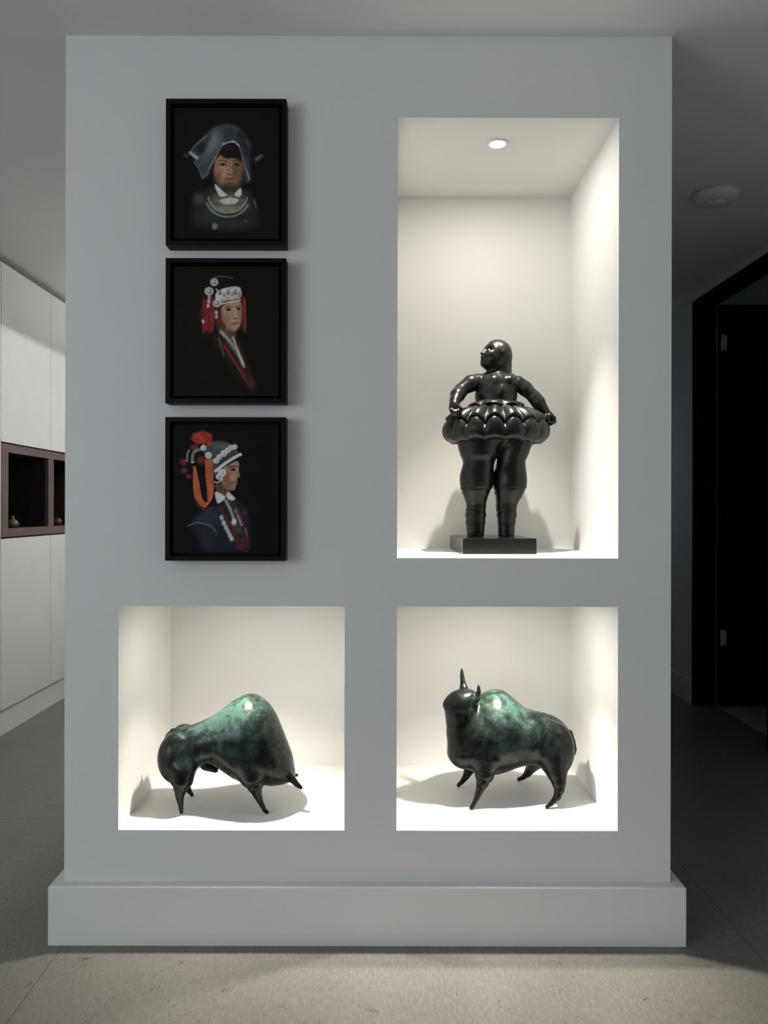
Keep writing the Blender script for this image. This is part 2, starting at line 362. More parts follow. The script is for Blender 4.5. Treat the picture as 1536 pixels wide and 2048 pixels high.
# ------------------------------------------------------------------ implicit-surface modelling (for the bronzes)
class Field:
    def __init__(self, lo, hi, h):
        self.h = h; self.lo = np.array(lo, dtype=np.float32)
        n = [int(math.ceil((b-a)/h))+1 for a, b in zip(lo, hi)]
        self.ax = [self.lo[i]+h*np.arange(n[i], dtype=np.float32) for i in range(3)]
        self.F = np.full(n, 0.05, dtype=np.float32)
    def sub(self, lo, hi):
        s = []
        for i in range(3):
            a = max(0, int((lo[i]-self.lo[i])/self.h)); b = min(len(self.ax[i]), int((hi[i]-self.lo[i])/self.h)+2)
            s.append(slice(a, max(a, b)))
        return tuple(s), self.ax[0][s[0]][:, None, None], self.ax[1][s[1]][None, :, None], self.ax[2][s[2]][None, None, :]
    def blend(self, s, d, k, op='add'):
        F = self.F[s]
        if op == 'sub':
            d = -d
            if k > 0:
                h = np.clip(0.5-0.5*(F-d)/k, 0, 1); self.F[s] = F*(1-h)+d*h+k*h*(1-h)
            else: self.F[s] = np.maximum(F, d)
            return
        if k > 0:
            h = np.clip(0.5+0.5*(F-d)/k, 0, 1); self.F[s] = F*(1-h)+d*h-k*h*(1-h)
        else: self.F[s] = np.minimum(F, d)
    def cone(self, a, b, ra, rb, k=0.006, op='add'):
        a = np.array(a, float); b = np.array(b, float); m = max(ra, rb)+k*1.5+0.012
        s, x, y, z = self.sub(np.minimum(a, b)-m, np.maximum(a, b)+m)
        ab = b-a; L = float(ab@ab)+1e-12
        t = np.clip(((x-a[0])*ab[0]+(y-a[1])*ab[1]+(z-a[2])*ab[2])/L, 0, 1)
        d = np.sqrt((x-a[0]-t*ab[0])**2+(y-a[1]-t*ab[1])**2+(z-a[2]-t*ab[2])**2)-(ra+(rb-ra)*t)
        self.blend(s, d.astype(np.float32), k, op)
    def chain(self, pts, k=0.006, ki=0.0015):
        P = np.array([p for p, _ in pts], float); m = max(r for _, r in pts)+k*1.5+0.012
        s, x, y, z = self.sub(P.min(0)-m, P.max(0)+m); D = None
        for (a, ra), (b, rb) in zip(pts[:-1], pts[1:]):
            a = np.array(a, float); ab = np.array(b, float)-a; L = float(ab@ab)+1e-12
            t = np.clip(((x-a[0])*ab[0]+(y-a[1])*ab[1]+(z-a[2])*ab[2])/L, 0, 1)
            d = np.sqrt((x-a[0]-t*ab[0])**2+(y-a[1]-t*ab[1])**2+(z-a[2]-t*ab[2])**2)-(ra+(rb-ra)*t)
            if D is None: D = d
            else:
                h = np.clip(0.5+0.5*(D-d)/ki, 0, 1); D = D*(1-h)+d*h-ki*h*(1-h)
        self.blend(s, D.astype(np.float32), k)
    def ell(self, c, r, k=0.006, op='add', rot=None):
        c = np.array(c, float); r = np.array(r, float); m = max(r)+k*1.5+0.012
        s, x, y, z = self.sub(c-m, c+m)
        x = x-c[0]; y = y-c[1]; z = z-c[2]
        if rot is not None:
            A = np.array(Matrix.Rotation(R(rot[1]), 3, rot[0]).inverted())
            x, y, z = (A[0, 0]*x+A[0, 1]*y+A[0, 2]*z, A[1, 0]*x+A[1, 1]*y+A[1, 2]*z, A[2, 0]*x+A[2, 1]*y+A[2, 2]*z)
        k0 = np.sqrt((x/r[0])**2+(y/r[1])**2+(z/r[2])**2); k1 = np.sqrt((x/r[0]**2)**2+(y/r[1]**2)**2+(z/r[2]**2)**2)+1e-9
        self.blend(s, (k0*(k0-1)/k1).astype(np.float32), k, op)
    def loft(self, tx, tz, bx, bz, wx, ww, wy, p=2.0, k=0.0, smooth=5):
        """body with a given back line, belly line, half width and sideways offset along x"""
        x = self.ax[0]; z = self.ax[2][None, None, :]; y = self.ax[1][None, :, None]
        T = np.interp(x, tx, tz); B = np.interp(x, bx, bz); W = np.interp(x, wx, ww); O = np.interp(x, wx, wy)
        def sm(a):
            ker = np.hanning(smooth*2+3)[1:-1]; ker /= ker.sum(); n = len(ker)//2
            return np.convolve(np.pad(a, n, mode='edge'), ker, mode='valid')
        T, B, W, O = sm(T), sm(B), sm(W), sm(O)
        H = np.maximum((T-B)/2, 1e-4); Cn = (T+B)/2
        ins = (x >= tx[0]) & (x <= tx[-1])
        H_ = H[:, None, None]; W_ = np.maximum(W, 1e-4)[:, None, None]
        q = (np.abs((z-Cn[:, None, None])/H_)**p+np.abs((y-O[:, None, None])/W_)**p)**(1/p)
        d = (q-1)*np.minimum(H_, W_)
        d = np.where(ins[:, None, None], d, 0.05); d = np.clip(d, -0.05, 0.05)
        self.blend((slice(None),)*3, d.astype(np.float32), k)
    def mesh(self, name, iters=4):
        F = self.F; n = F.shape; ins = F < 0
        c = [ins[i:n[0]-1+i, j:n[1]-1+j, l:n[2]-1+l] for i in (0, 1) for j in (0, 1) for l in (0, 1)]
        cnt = sum(a.astype(np.int8) for a in c); act = (cnt > 0) & (cnt < 8)
        idx = np.argwhere(act); ident = np.full(act.shape, -1, dtype=np.int64); ident[act] = np.arange(len(idx))
        acc = np.zeros((len(idx), 3)); num = np.zeros(len(idx))
        corners = [(i, j, l) for i in (0, 1) for j in (0, 1) for l in (0, 1)]
        for a in range(8):
            for b in range(a+1, 8):
                da = np.array(corners[a]); db = np.array(corners[b])
                if np.abs(da-db).sum() != 1: continue
                fa = F[tuple((idx+da).T)]; fb = F[tuple((idx+db).T)]; m = (fa < 0) != (fb < 0)
                t = np.where(m, fa/np.where(m, fa-fb, 1), 0)
                acc += np.where(m[:, None], da+(db-da)*t[:, None], 0); num += m
        co = (idx+acc/num[:, None])*self.h+self.lo
        quads = []
        for axn in range(3):
            u, v = (axn+1) % 3, (axn+2) % 3
            sl0 = [slice(1, -1)]*3; sl1 = [slice(1, -1)]*3; sl0[axn] = slice(0, n[axn]-1); sl1[axn] = slice(1, n[axn])
            A = ins[tuple(sl0)]; Bv = ins[tuple(sl1)]; e = np.argwhere(A != Bv)
            if len(e) == 0: continue
            flag = A[tuple(e.T)]; off = np.array([1, 1, 1]); off[axn] = 0; e = e+off
            def cell(du, dv):
                q = e.copy(); q[:, u] += du; q[:, v] += dv; return ident[tuple(q.T)]
            Q = np.stack([cell(-1, -1), cell(0, -1), cell(0, 0), cell(-1, 0)], 1)
            Q[~flag] = Q[~flag][:, ::-1]; quads.append(Q)
        Q = np.concatenate(quads); Q = Q[(Q >= 0).all(1)]
        E = np.concatenate([Q[:, [0, 1]], Q[:, [1, 2]], Q[:, [2, 3]], Q[:, [3, 0]]])
        deg = np.bincount(E[:, 0], minlength=len(co))+np.bincount(E[:, 1], minlength=len(co)); deg = np.maximum(deg, 1)
        for it in range(iters*2):
            f = 0.5 if it % 2 == 0 else -0.52
            s = np.stack([np.bincount(E[:, 0], co[E[:, 1], i], len(co))+np.bincount(E[:, 1], co[E[:, 0], i], len(co)) for i in range(3)], 1)
            co = co+f*(s/deg[:, None]-co)
        me = bpy.data.meshes.new(name); me.from_pydata(co.tolist(), [], Q.tolist()); me.update()
        return me

# ------------------------------------------------------------------ bronze bull with lowered head
UB = 0.000485
def b1(u, v): return ((u-740)*UB, (1316.7-v)*UB)
def prof(fn, pts):
    q = [fn(u, v) for u, v in pts]; return [a for a, _ in q], [b for _, b in q]
f = Field((-0.25, -0.15, -0.01), (0.26, 0.15, 0.36), 0.0026)
tx, tz = prof(b1, [(326, 985), (330, 950), (340, 915), (358, 884), (380, 864), (410, 849), (440, 840), (500, 823), (540, 810), (620, 775), (680, 737), (720, 708), (760, 674), (800, 647), (840, 629), (880, 622), (920, 630), (960, 652), (1000, 690), (1040, 750), (1075, 835), (1110, 920), (1130, 967), (1145, 1005), (1155, 1050), (1162, 1110), (1164, 1140)])
bx, bz = prof(b1, [(326, 985), (332, 1010), (345, 1050), (372, 1100), (400, 1130), (440, 1145), (500, 1140), (540, 1110), (580, 1070), (620, 1048), (660, 1060), (720, 1100), (780, 1140), (840, 1168), (900, 1180), (960, 1184), (1030, 1190), (1090, 1182), (1130, 1172), (1155, 1160), (1164, 1140)])
wu = [(326, 0.004), (332, .030), (345, .048), (372, .066), (420, .078), (500, .080), (580, .074), (660, .076), (760, .094), (860, .108), (940, .108), (1010, .098), (1070, .080), (1120, .058), (1150, .036), (1160, .020), (1164, .004)]
f.loft(tx, tz, bx, bz, [b1(u, 0)[0] for u, _ in wu], [w for _, w in wu], [0]*len(wu), 2.0, 0, 3)
def P1(u, v, y):
    x, z = b1(u, v); return (x, y, z)
for s in (-1, 1):
    f.ell(P1(448, 995, s*0.046), (0.058, 0.040, 0.076), 0.012)                       # thigh
f.chain([((-0.1182, -0.0600, 0.1302), 0.0376), ((-0.1215, -0.0630, 0.0990), 0.0330), ((-0.1250, -0.0660, 0.0757), 0.0215), ((-0.1275, -0.0680, 0.0520), 0.0130), ((-0.1246, -0.0700, 0.0301), 0.0084), ((-0.1215, -0.0710, 0.0056), 0.0056)], 0.014)
f.chain([((-0.1300, 0.0560, 0.1150), 0.0380), ((-0.1400, 0.0640, 0.0720), 0.0230), ((-0.1420, 0.0660, 0.0420), 0.0130), ((-0.1330, 0.0670, 0.0180), 0.0080), ((-0.1237, 0.0670, 0.0058), 0.0058)], 0.014)
f.chain([((0.0650, -0.0550, 0.1480), 0.0450), ((0.0830, -0.0610, 0.1080), 0.0350), ((0.0930, -0.0640, 0.0830), 0.0235), ((0.1020, -0.0665, 0.0560), 0.0138), ((0.1114, -0.0690, 0.0344), 0.0084), ((0.1244, -0.0710, 0.0105), 0.0060), ((0.1316, -0.0720, 0.0056), 0.0054)], 0.016)
f.chain([((0.0760, 0.0580, 0.1343), 0.0400), ((0.0820, 0.0620, 0.0900), 0.0230), ((0.0840, 0.0650, 0.0560), 0.0125), ((0.0860, 0.0670, 0.0060), 0.0060)], 0.016)
f.chain([((0.1814, -0.0360, 0.1030), 0.0204), ((0.2028, -0.0440, 0.0925), 0.0107), ((0.2162, -0.0500, 0.0803), 0.0082), ((0.2294, -0.0540, 0.0718), 0.0053)], 0.008)     # horns
f.chain([((0.1600, 0.0360, 0.1030), 0.0200), ((0.1820, 0.0480, 0.0850), 0.0105), ((0.1940, 0.0600, 0.0700), 0.0075), ((0.2040, 0.0640, 0.0680), 0.0050)], 0.008)
f.cone(P1(600, 1075, 0), P1(668, 1098, -0.004), 0.013, 0.008, 0.008)
f.chain([(P1(428, 850, 0.0), 0.0075), (P1(395, 858, 0.004), 0.0080), (P1(360, 890, 0.010), 0.0070), (P1(336, 940, 0.012), 0.0050)], 0.004)   # tail
# soft hollow between thigh and barrel
f.cone(P1(585, 870, -0.098), P1(590, 1010, -0.092), 0.012, 0.014, 0.020, 'sub')
f.cone(P1(860, 1120, -0.120), P1(760, 930, -0.118), 0.012, 0.012, 0.03, 'sub')
bull = tag(empty('bull_sculpture', (-0.4545, 0.185, 0.306)), 'dark green bronze bull sculpture with head lowered to the niche floor', 'sculpture')
link_mesh('bull_body', f.mesh('grazing_bull'), bronze('bronze_grazing_bull', (-0.01, -0.05, 0.29), 0.25, 0.62), bull, True)

# ------------------------------------------------------------------ bronze bull with raised head
UC = 0.0004903
def b2(u, v): return ((u-705)*UC, (1285-v)*UC)
f = Field((-0.21, -0.16, -0.01), (0.27, 0.16, 0.42), 0.0026)
tx, tz = prof(b2, [(362, 880), (370, 830), (385, 790), (410, 750), (450, 705), (500, 675), (550, 655), (600, 628), (650, 609), (690, 603), (740, 616), (800, 664), (840, 698), (880, 727), (920, 741), (960, 750), (1000, 758), (1040, 772), (1080, 790), (1110, 811), (1135, 838), (1152, 866), (1165, 900), (1172, 940), (1174, 975)])
bx, bz = prof(b2, [(362, 880), (366, 920), (376, 960), (400, 1018), (425, 1052), (460, 1085), (500, 1106), (560, 1128), (620, 1138), (680, 1138), (740, 1122), (800, 1098), (850, 1085), (900, 1080), (950, 1085), (1000, 1100), (1050, 1110), (1090, 1105), (1120, 1085), (1150, 1050), (1165, 1020), (1174, 975)])
wu = [(362, .006), (370, .03), (390, .052), (430, .072), (500, .094), (580, .106), (680, .110), (780, .102), (860, .088), (940, .084), (1020, .086), (1090, .078), (1135, .058), (1160, .034), (1170, .018), (1174, .004)]
f.loft(tx, tz, bx, bz, [b2(u, 0)[0] for u, _ in wu], [w for _, w in wu], [0]*len(wu), 2.0, 0, 3)
def P2(u, v, y):
    x, z = b2(u, v); return (x, y, z)
# neck and head, turned towards the viewer
NY = -0.040
f.chain([(P2(472, 960, NY), 0.058), (P2(450, 860, NY), 0.0455), (P2(442, 770, NY), 0.0440), (P2(437, 705, NY-0.004), 0.0455), (P2(440, 680, NY-0.004), 0.0420)], 0.016, 0.01)
f.ell(P2(440, 643, NY-0.006), (0.0535, 0.0400, 0.0290), 0.014, 'add', ('Y', -19))
f.cone(P2(356, 672, NY-0.010), P2(420, 668, NY-0.006), 0.0135, 0.0300, 0.008)
f.cone(P2(524, 655, NY-0.004), P2(522, 730, NY), 0.0120, 0.0115, 0.008)
f.chain([(P2(468, 592, NY+0.018), 0.016), (P2(464, 556, NY+0.024), 0.0088), (P2(459, 510, NY+0.028), 0.0066), (P2(457, 470, NY+0.030), 0.0042)], 0.006)
f.chain([(P2(512, 652, NY-0.022), 0.014), (P2(537, 622, NY-0.026), 0.0092), (P2(546, 580, NY-0.030), 0.0066), (P2(544, 545, NY-0.032), 0.0042)], 0.005)
# legs
f.ell(P2(1040, 960, -0.050), (0.058, 0.038, 0.082), 0.016); f.ell(P2(1040, 960, 0.050), (0.058, 0.038, 0.082), 0.016)
f.chain([((-0.0554, -0.0620, 0.1307), 0.0470), ((-0.0610, -0.0750, 0.0970), 0.0300), ((-0.0690, -0.0850, 0.0744), 0.0195), ((-0.0785, -0.0920, 0.0533), 0.0122), ((-0.0896, -0.0980, 0.0296), 0.0082), ((-0.1026, -0.1040, 0.0080), 0.0063), ((-0.1066, -0.1060, 0.0058), 0.0058)], 0.016)
f.chain([((0.1555, -0.0560, 0.1390), 0.0447), ((0.1610, -0.0740, 0.0970), 0.0305), ((0.1640, -0.0850, 0.0720), 0.0212), ((0.1639, -0.0920, 0.0533), 0.0150), ((0.1559, -0.0980, 0.0334), 0.0110), ((0.1360, -0.1030, 0.0140), 0.0068), ((0.1222, -0.1060, 0.0058), 0.0058)], 0.016, 0.004)
f.chain([((-0.0716, 0.0550, 0.1100), 0.0420), ((-0.0850, 0.0680, 0.0629), 0.0178), ((-0.0929, 0.0740, 0.0407), 0.0122), ((-0.1064, 0.0800, 0.0180), 0.0078), ((-0.1183, 0.0820, 0.0062), 0.0062)], 0.014)
f.chain([((0.1350, 0.0600, 0.1100), 0.0430), ((0.1227, 0.0980, 0.0553), 0.0185), ((0.1153, 0.1120, 0.0327), 0.0129), ((0.1022, 0.1240, 0.0140), 0.0079), ((0.0896, 0.1310, 0.0062), 0.0062)], 0.014)
# tail
f.chain([(P2(1150, 890, 0.0), 0.014), (P2(1176, 935, -0.004), 0.0075), (P2(1184, 985, -0.006), 0.0075), (P2(1181, 1015, -0.006), 0.0055)], 0.005)
f.cone(P2(935, 960, -0.120), P2(930, 1060, -0.112), 0.016, 0.016, 0.026, 'sub')
f.cone(P2(545, 720, -0.090), P2(505, 830, -0.104), 0.006, 0.005, 0.014, 'sub')
bull = tag(empty('bull_sculpture', (0.385, 0.26, 0.306), R(2)), 'dark green bronze bull sculpture with raised horned head and humped back', 'sculpture')
link_mesh('bull_body', f.mesh('alert_bull'), bronze('bronze_alert_bull', (0.035, -0.06, 0.29), 0.20, 0.55), bull, True)

# ------------------------------------------------------------------ ballerina figurine
KS = 0.0015625
def d5(u, v): return ((u/5.486-119)*KS, (415-v/5.486)*KS)          # upper body drawing units
def d6(u, v): return ((780+u/3.2-979)*KS, (215-v/3.2)*KS)          # leg drawing units
def P5(u, v, y):
    x, z = d5(u, v); return (x, y, z)
fig = tag(empty('ballerina_sculpture', (0.3670, 0.342, 1.069), R(2)), 'dark bronze stout ballerina holding her tutu on a black block', 'sculpture')
box('plinth_block', -0.113, 0.113, -0.155, 0.150, 0.0, 0.048, M['base'], fig, 0.0015)
BZ = 0.048; FS = 1.035
MBR = bronze('bronze_ballerina', (0.10, 0.0, 0.40), 0.30, 0.0, (0.0060, 0.0072, 0.0067), 0.28, 0.36)
f = Field((-0.155, -0.105, -0.004), (0.225, 0.085, 0.63), 0.00215)
legL = [(680, 490, 600), (640, 486, 604), (600, 483, 607), (540, 481, 612), (490, 488, 611), (460, 478, 616), (430, 468, 625), (390, 452, 640), (350, 444, 660), (310, 442, 662), (280, 446, 661), (240, 458, 660), (210, 466, 664), (190, 458, 676), (170, 448, 690), (130, 436, 700), (90, 426, 700), (50, 424, 700)]
legR = [(680, 692, 796), (640, 690, 799), (600, 690, 801), (540, 684, 810), (490, 679, 810), (460, 679, 826), (430, 676, 845), (390, 668, 864), (350, 660, 876), (310, 660, 876), (280, 662, 873), (240, 676, 868), (210, 681, 865), (190, 684, 871), (170, 684, 882), (130, 690, 896), (90, 702, 912), (50, 704, 918)]
def legpts(L):
    out = []
    for v, a, b in L:
        x, z = d6((a+b)/2, v); out.append(((x, 0.0, max(z, 0.0)), (b-a)/2/3.2*KS))
    return out
LL, LR = legpts(legL), legpts(legR)
for L in (LL, LR):
    pts = np.array([[p[0], p[1], p[2], r] for p, r in L])
    zz = np.linspace(pts[0, 2], pts[-1, 2], 40)
    dense = [((float(np.interp(z, pts[:, 2], pts[:, 0])), 0.0, float(z)), float(np.interp(z, pts[:, 2], pts[:, 3]))) for z in zz]
    # stacked discs give the true outline of the leg
    s, X, Y, Z = f.sub((-0.15, -0.085, -0.004), (0.2, 0.085, zz[-1]))
    zc = f.ax[2][s[2]]; cx = np.interp(zc, pts[:, 2], pts[:, 0]); rr = np.interp(zc, pts[:, 2], pts[:, 3])
    ker = np.hanning(11)[1:-1]; ker /= ker.sum(); rr = np.convolve(np.pad(rr, 4, mode='edge'), ker, 'valid'); cx = np.convolve(np.pad(cx, 4, mode='edge'), ker, 'valid')
    d = np.sqrt((X-cx[None, None, :])**2+(Y/0.96)**2)-rr[None, None, :]
    d = np.maximum(d, 0.001-Z)
    f.blend(s, d.astype(np.float32), 0.004)
f.ell((0.004, 0, 0.335), (0.085, 0.066, 0.055), 0.02)
# torso
f.cone(P5(722, 860, 0), P5(722, 640, 0), 0.055, 0.055, 0.01)
f.ell(P5(722, 730, 0.002), (0.0665, 0.056, 0.056), 0.01)
f.ell(P5(735, 610, 0.0), (0.0640, 0.048, 0.040), 0.012)
f.cone(P5(600, 555, 0.002), P5(880, 555, 0.002), 0.0235, 0.0235, 0.010)
f.ell(P5(672, 580, -0.040), (0.0165, 0.014, 0.0165), 0.007); f.ell(P5(845, 578, -0.040), (0.0165, 0.014, 0.0165), 0.007)
f.ell(P5(760, 690, -0.050), (0.013, 0.012, 0.016), 0.012)
# neck, head
f.cone(P5(752, 515, 0.004), P5(748, 400, 0.004), 0.0385, 0.0345, 0.003)
f.ell(P5(722, 275, 0.0), (0.0445, 0.043, 0.045), 0.004)
f.ell(P5(668, 345, -0.004), (0.0340, 0.036, 0.0300), 0.012)
f.ell(P5(596, 374, -0.008), (0.0150, 0.017, 0.0125), 0.007)
f.ell(P5(606, 226, -0.030), (0.0150, 0.0130, 0.0075), 0.009, 'sub')                # eye hollow under the brow
f.cone(P5(604, 212, -0.010), P5(570, 262, -0.016), 0.0040, 0.0062, 0.004)         # nose
f.ell(P5(562, 272, -0.017), (0.0075, 0.0078, 0.0060), 0.003)
f.ell(P5(562, 306, -0.016), (0.0072, 0.0100, 0.0034), 0.002); f.ell(P5(564, 330, -0.015), (0.0072, 0.0092, 0.0036), 0.002)
f.cone(P5(556, 318, -0.030), P5(575, 318, 0.006), 0.0010, 0.0010, 0.002, 'sub')
f.ell(P5(622, 236, -0.026), (0.0085, 0.0060, 0.0034), 0.002)                       # eyelid
f.ell(P5(646, 286, -0.026), (0.0175, 0.0150, 0.0125), 0.008)                       # cheek
# arms
f.chain([(P5(520, 566, 0.002), 0.0250), (P5(440, 592, -0.004), 0.0265), (P5(318, 672, -0.016), 0.0205)], 0.003, 0.004)
f.chain([(P5(316, 690, -0.018), 0.0235), (P5(276, 740, -0.036), 0.0225), (P5(240, 810, -0.056), 0.0165), (P5(226, 850, -0.066), 0.0150)], 0.0015, 0.004)
f.ell(P5(228, 895, -0.072), (0.0180, 0.0130, 0.0185), 0.006)
for i, (u, v) in enumerate(((190, 925), (212, 940), (234, 942), (256, 932))):
    f.chain([(P5(186+i*26, 905, -0.078), 0.0050), (P5(u-6+i*4, v, -0.085), 0.0048), (P5(u+4+i*4, v+34, -0.078), 0.0042)], 0.001)
f.chain([(P5(262, 870, -0.076), 0.0062), (P5(285, 900, -0.080), 0.0058), (P5(288, 930, -0.078), 0.0046)], 0.002)
f.chain([(P5(965, 580, 0.002), 0.0225), (P5(1040, 640, 0.0), 0.0235), (P5(1125, 722, -0.004), 0.0195)], 0.003, 0.004)
f.chain([(P5(1138, 735, -0.004), 0.0220), (P5(1185, 795, -0.006), 0.0215), (P5(1240, 880, -0.006), 0.0170), (P5(1265, 920, -0.006), 0.0155)], 0.0015, 0.004)
f.ell(P5(1296, 950, -0.006), (0.0185, 0.0150, 0.0170), 0.006, 'add', ('Y', 35))
for i in range(4):
    y = -0.022+i*0.0095
    f.chain([(P5(1305, 945, y), 0.0068), (P5(1342, 972, y), 0.0070), (P5(1350, 1012, y), 0.0062), (P5(1320, 1035, y), 0.0052)], 0.0015)
f.chain([(P5(1262, 950, -0.020), 0.0064), (P5(1285, 1000, -0.024), 0.0060), (P5(1305, 1030, -0.020), 0.0050)], 0.002)
o = link_mesh('figure_body', f.mesh('ballerina_body', 3), MBR, fig, True); o.location = (-0.002, 0.005, BZ); o.scale = (FS,)*3
# hair: cap plus falling strand, cut along the hairline
f = Field((-0.06, -0.06, 0.49), (0.09, 0.075, 0.63), 0.0016)
f.ell(P5(735, 258, 0.004), (0.0458, 0.0458, 0.0450), 0.0)
f.chain([(P5(800, 300, 0.010), 0.030), (P5(820, 380, 0.016), 0.0240), (P5(835, 440, 0.020), 0.0205), (P5(848, 500, 0.022), 0.0160)], 0.008)
hx0, hz0 = d5(655, 150); hx1, hz1 = d5(800, 360)
s, X, Y, Z = f.sub((-1, -1, -1), (1, 1, 1))
nx, nz = (hz0-hz1), -(hx0-hx1); ln = math.hypot(nx, nz); nx, nz = nx/ln, nz/ln
cut = -((X-hx0)*nx+(Z-hz0)*nz)+0*Y
f.F = np.maximum(f.F, cut.astype(np.float32))
th = NT('bronze_hair'); th.setp(Metallic=0.35, Roughness=0.3); th.b.inputs['Base Color'].default_value = (0.012, 0.013, 0.013, 1)
tc = th.n('ShaderNodeTexCoord'); mp = th.n('ShaderNodeMapping'); mp.inputs['Scale'].default_value = (420, 160, 60); th.l(tc.outputs['Object'], mp.inputs['Vector'])
nz_ = th.n('ShaderNodeTexNoise', Scale=1.0, Detail=3.0); th.l(mp.outputs[0], nz_.inputs['Vector']); th.bump(nz_.outputs['Fac'], 0.55, 0.003)
o = link_mesh('hair', f.mesh('ballerina_hair', 2), th.m, fig, True); o.location = (-0.002, 0.005, BZ); o.scale = (FS,)*3
# ear bun detail
f = Field((-0.02, -0.07, 0.52), (0.05, -0.02, 0.6), 0.0012)
for i in range(9):
    a = i*0.75; rad = 0.0022+0.0007*i
    f.ell(P5(765+math.cos(a)*rad*2600, 262+math.sin(a)*rad*2600, -0.0425), (0.0032, 0.004, 0.0032), 0.001)
o = link_mesh('hair_curl', f.mesh('ballerina_curl', 1), th.m, fig, True); o.location = (-0.002, 0.005, BZ); o.scale = (FS,)*3
# skirt layers
def skirt(name, prof, rx, ry, lobes, amp_z, amp_r, phase, z_ref=0.34, hem=0.93):
    nt = lobes*14; pr = []
    for (r0, z0), (r1, z1) in zip(prof[:-1], prof[1:]):
        for t in (0, 0.5): pr.append((r0+(r1-r0)*t, z0+(z1-z0)*t))
    pr.append(prof[-1])
    vs, fs = [], []
    for i, (rho, z) in enumerate(pr):
        grow = min(1.0, max(0.0, (rho-0.42)/(hem-0.42)))
        for j in range(nt):
            th_ = 2*math.pi*j/nt
            a = abs(math.sin(lobes*(th_-phase)/2))**0.75
            wob = 1+0.18*math.sin(3*th_+1.1)
            low = 1.0 if z > z_ref else max(0.25, 1-(z_ref-z)/0.04)
            zz = z+amp_z*grow*wob*(a-0.62)*low; r = rho*(1-amp_r*grow*(1-a)**1.4*(0.35+0.65*low if z < z_ref else 1))
            vs.append((rx*r*math.cos(th_), ry*r*math.sin(th_), zz))
    m = len(pr)
    for i in range(m-1):
        for j in range(nt):
            k = (j+1) % nt; fs.append((i*nt+j, (i+1)*nt+j, (i+1)*nt+k, i*nt+k))
    me = bpy.data.meshes.new(name); me.from_pydata(vs, [], fs); me.update()
    bm = bmesh.new(); bm.from_mesh(me); bmesh.ops.recalc_face_normals(bm, faces=bm.faces); bm.to_mesh(me); bm.free()
    o = link_mesh(name, me, MBR, fig, True); o.location = (0.0175, 0.005, BZ); o.scale = (FS,)*3
    return o
skirt('tutu', [(.34, .413), (.46, .409), (.58, .402), (.72, .394), (.84, .382), (.90, .373), (.935, .3665), (.942, .363), (.930, .3605), (.905, .3605), (.915, .357), (.955, .350), (.990, .340), (1.0, .329), (.99, .318), (.965, .308), (.92, .300), (.86, .295), (.76, .295), (.6, .303), (.42, .318)],
      0.169, 0.135, 16, 0.024, 0.085, R(1.5-90), z_ref=0.352, hem=0.94)
skirt('waist_frill', [(.33, .426), (.40, .424), (.46, .419), (.515, .412), (.53, .4085), (.525, .4065), (.50, .408), (.44, .413), (.34, .418)], 0.169, 0.144, 8, 0.011, 0.03, R(-84), z_ref=0.0, hem=0.53)
# ballet ribbons wound round the calves
def ribbon(L, z0, amp, ph, rad=0.0022):
    pts = np.array([[p[0], p[2], r] for p, r in L]); vs, fs = [], []; n, m = 56, 8
    cs = []
    for i in range(n):
        a = 2*math.pi*i/n; z = z0+amp*math.sin(a+ph); cx = np.interp(z, pts[:, 1], pts[:, 0]); r = np.interp(z, pts[:, 1], pts[:, 2])
        cs.append(Vector((cx+(r+0.0003)*math.cos(a), (r+0.0003)*0.96*math.sin(a), z)))
    for i in range(n):
        t = (cs[(i+1) % n]-cs[i-1]).normalized(); a = 2*math.pi*i/n
        nn = Vector((math.cos(a), math.sin(a), 0)); nn = (nn-t*nn.dot(t)).normalized(); b = t.cross(nn)
        for j in range(m):
            c = 2*math.pi*j/m; vs.append(tuple(cs[i]+nn*(0.0013*math.cos(c))+b*(rad*1.3*math.sin(c))))
    for i in range(n):
        for j in range(m):
            fs.append((i*m+j, ((i+1) % n)*m+j, ((i+1) % n)*m+(j+1) % m, i*m+(j+1) % m))
    me = bpy.data.meshes.new('ribbon'); me.from_pydata(vs, [], fs); me.update()
    o = link_mesh('ribbon', me, MBR, fig, True); o.location = (-0.002, 0.005, BZ); o.scale = (FS,)*3
for L in (LL, LR):
    for z0, amp, ph in ((0.156, 0.010, 0.4), (0.146, 0.014, 2.6), (0.098, 0.006, 0.3), (0.090, 0.012, 2.8), (0.046, 0.006, 0.2), (0.066, 0.016, 3.3)):
        ribbon(L, z0, amp, ph)

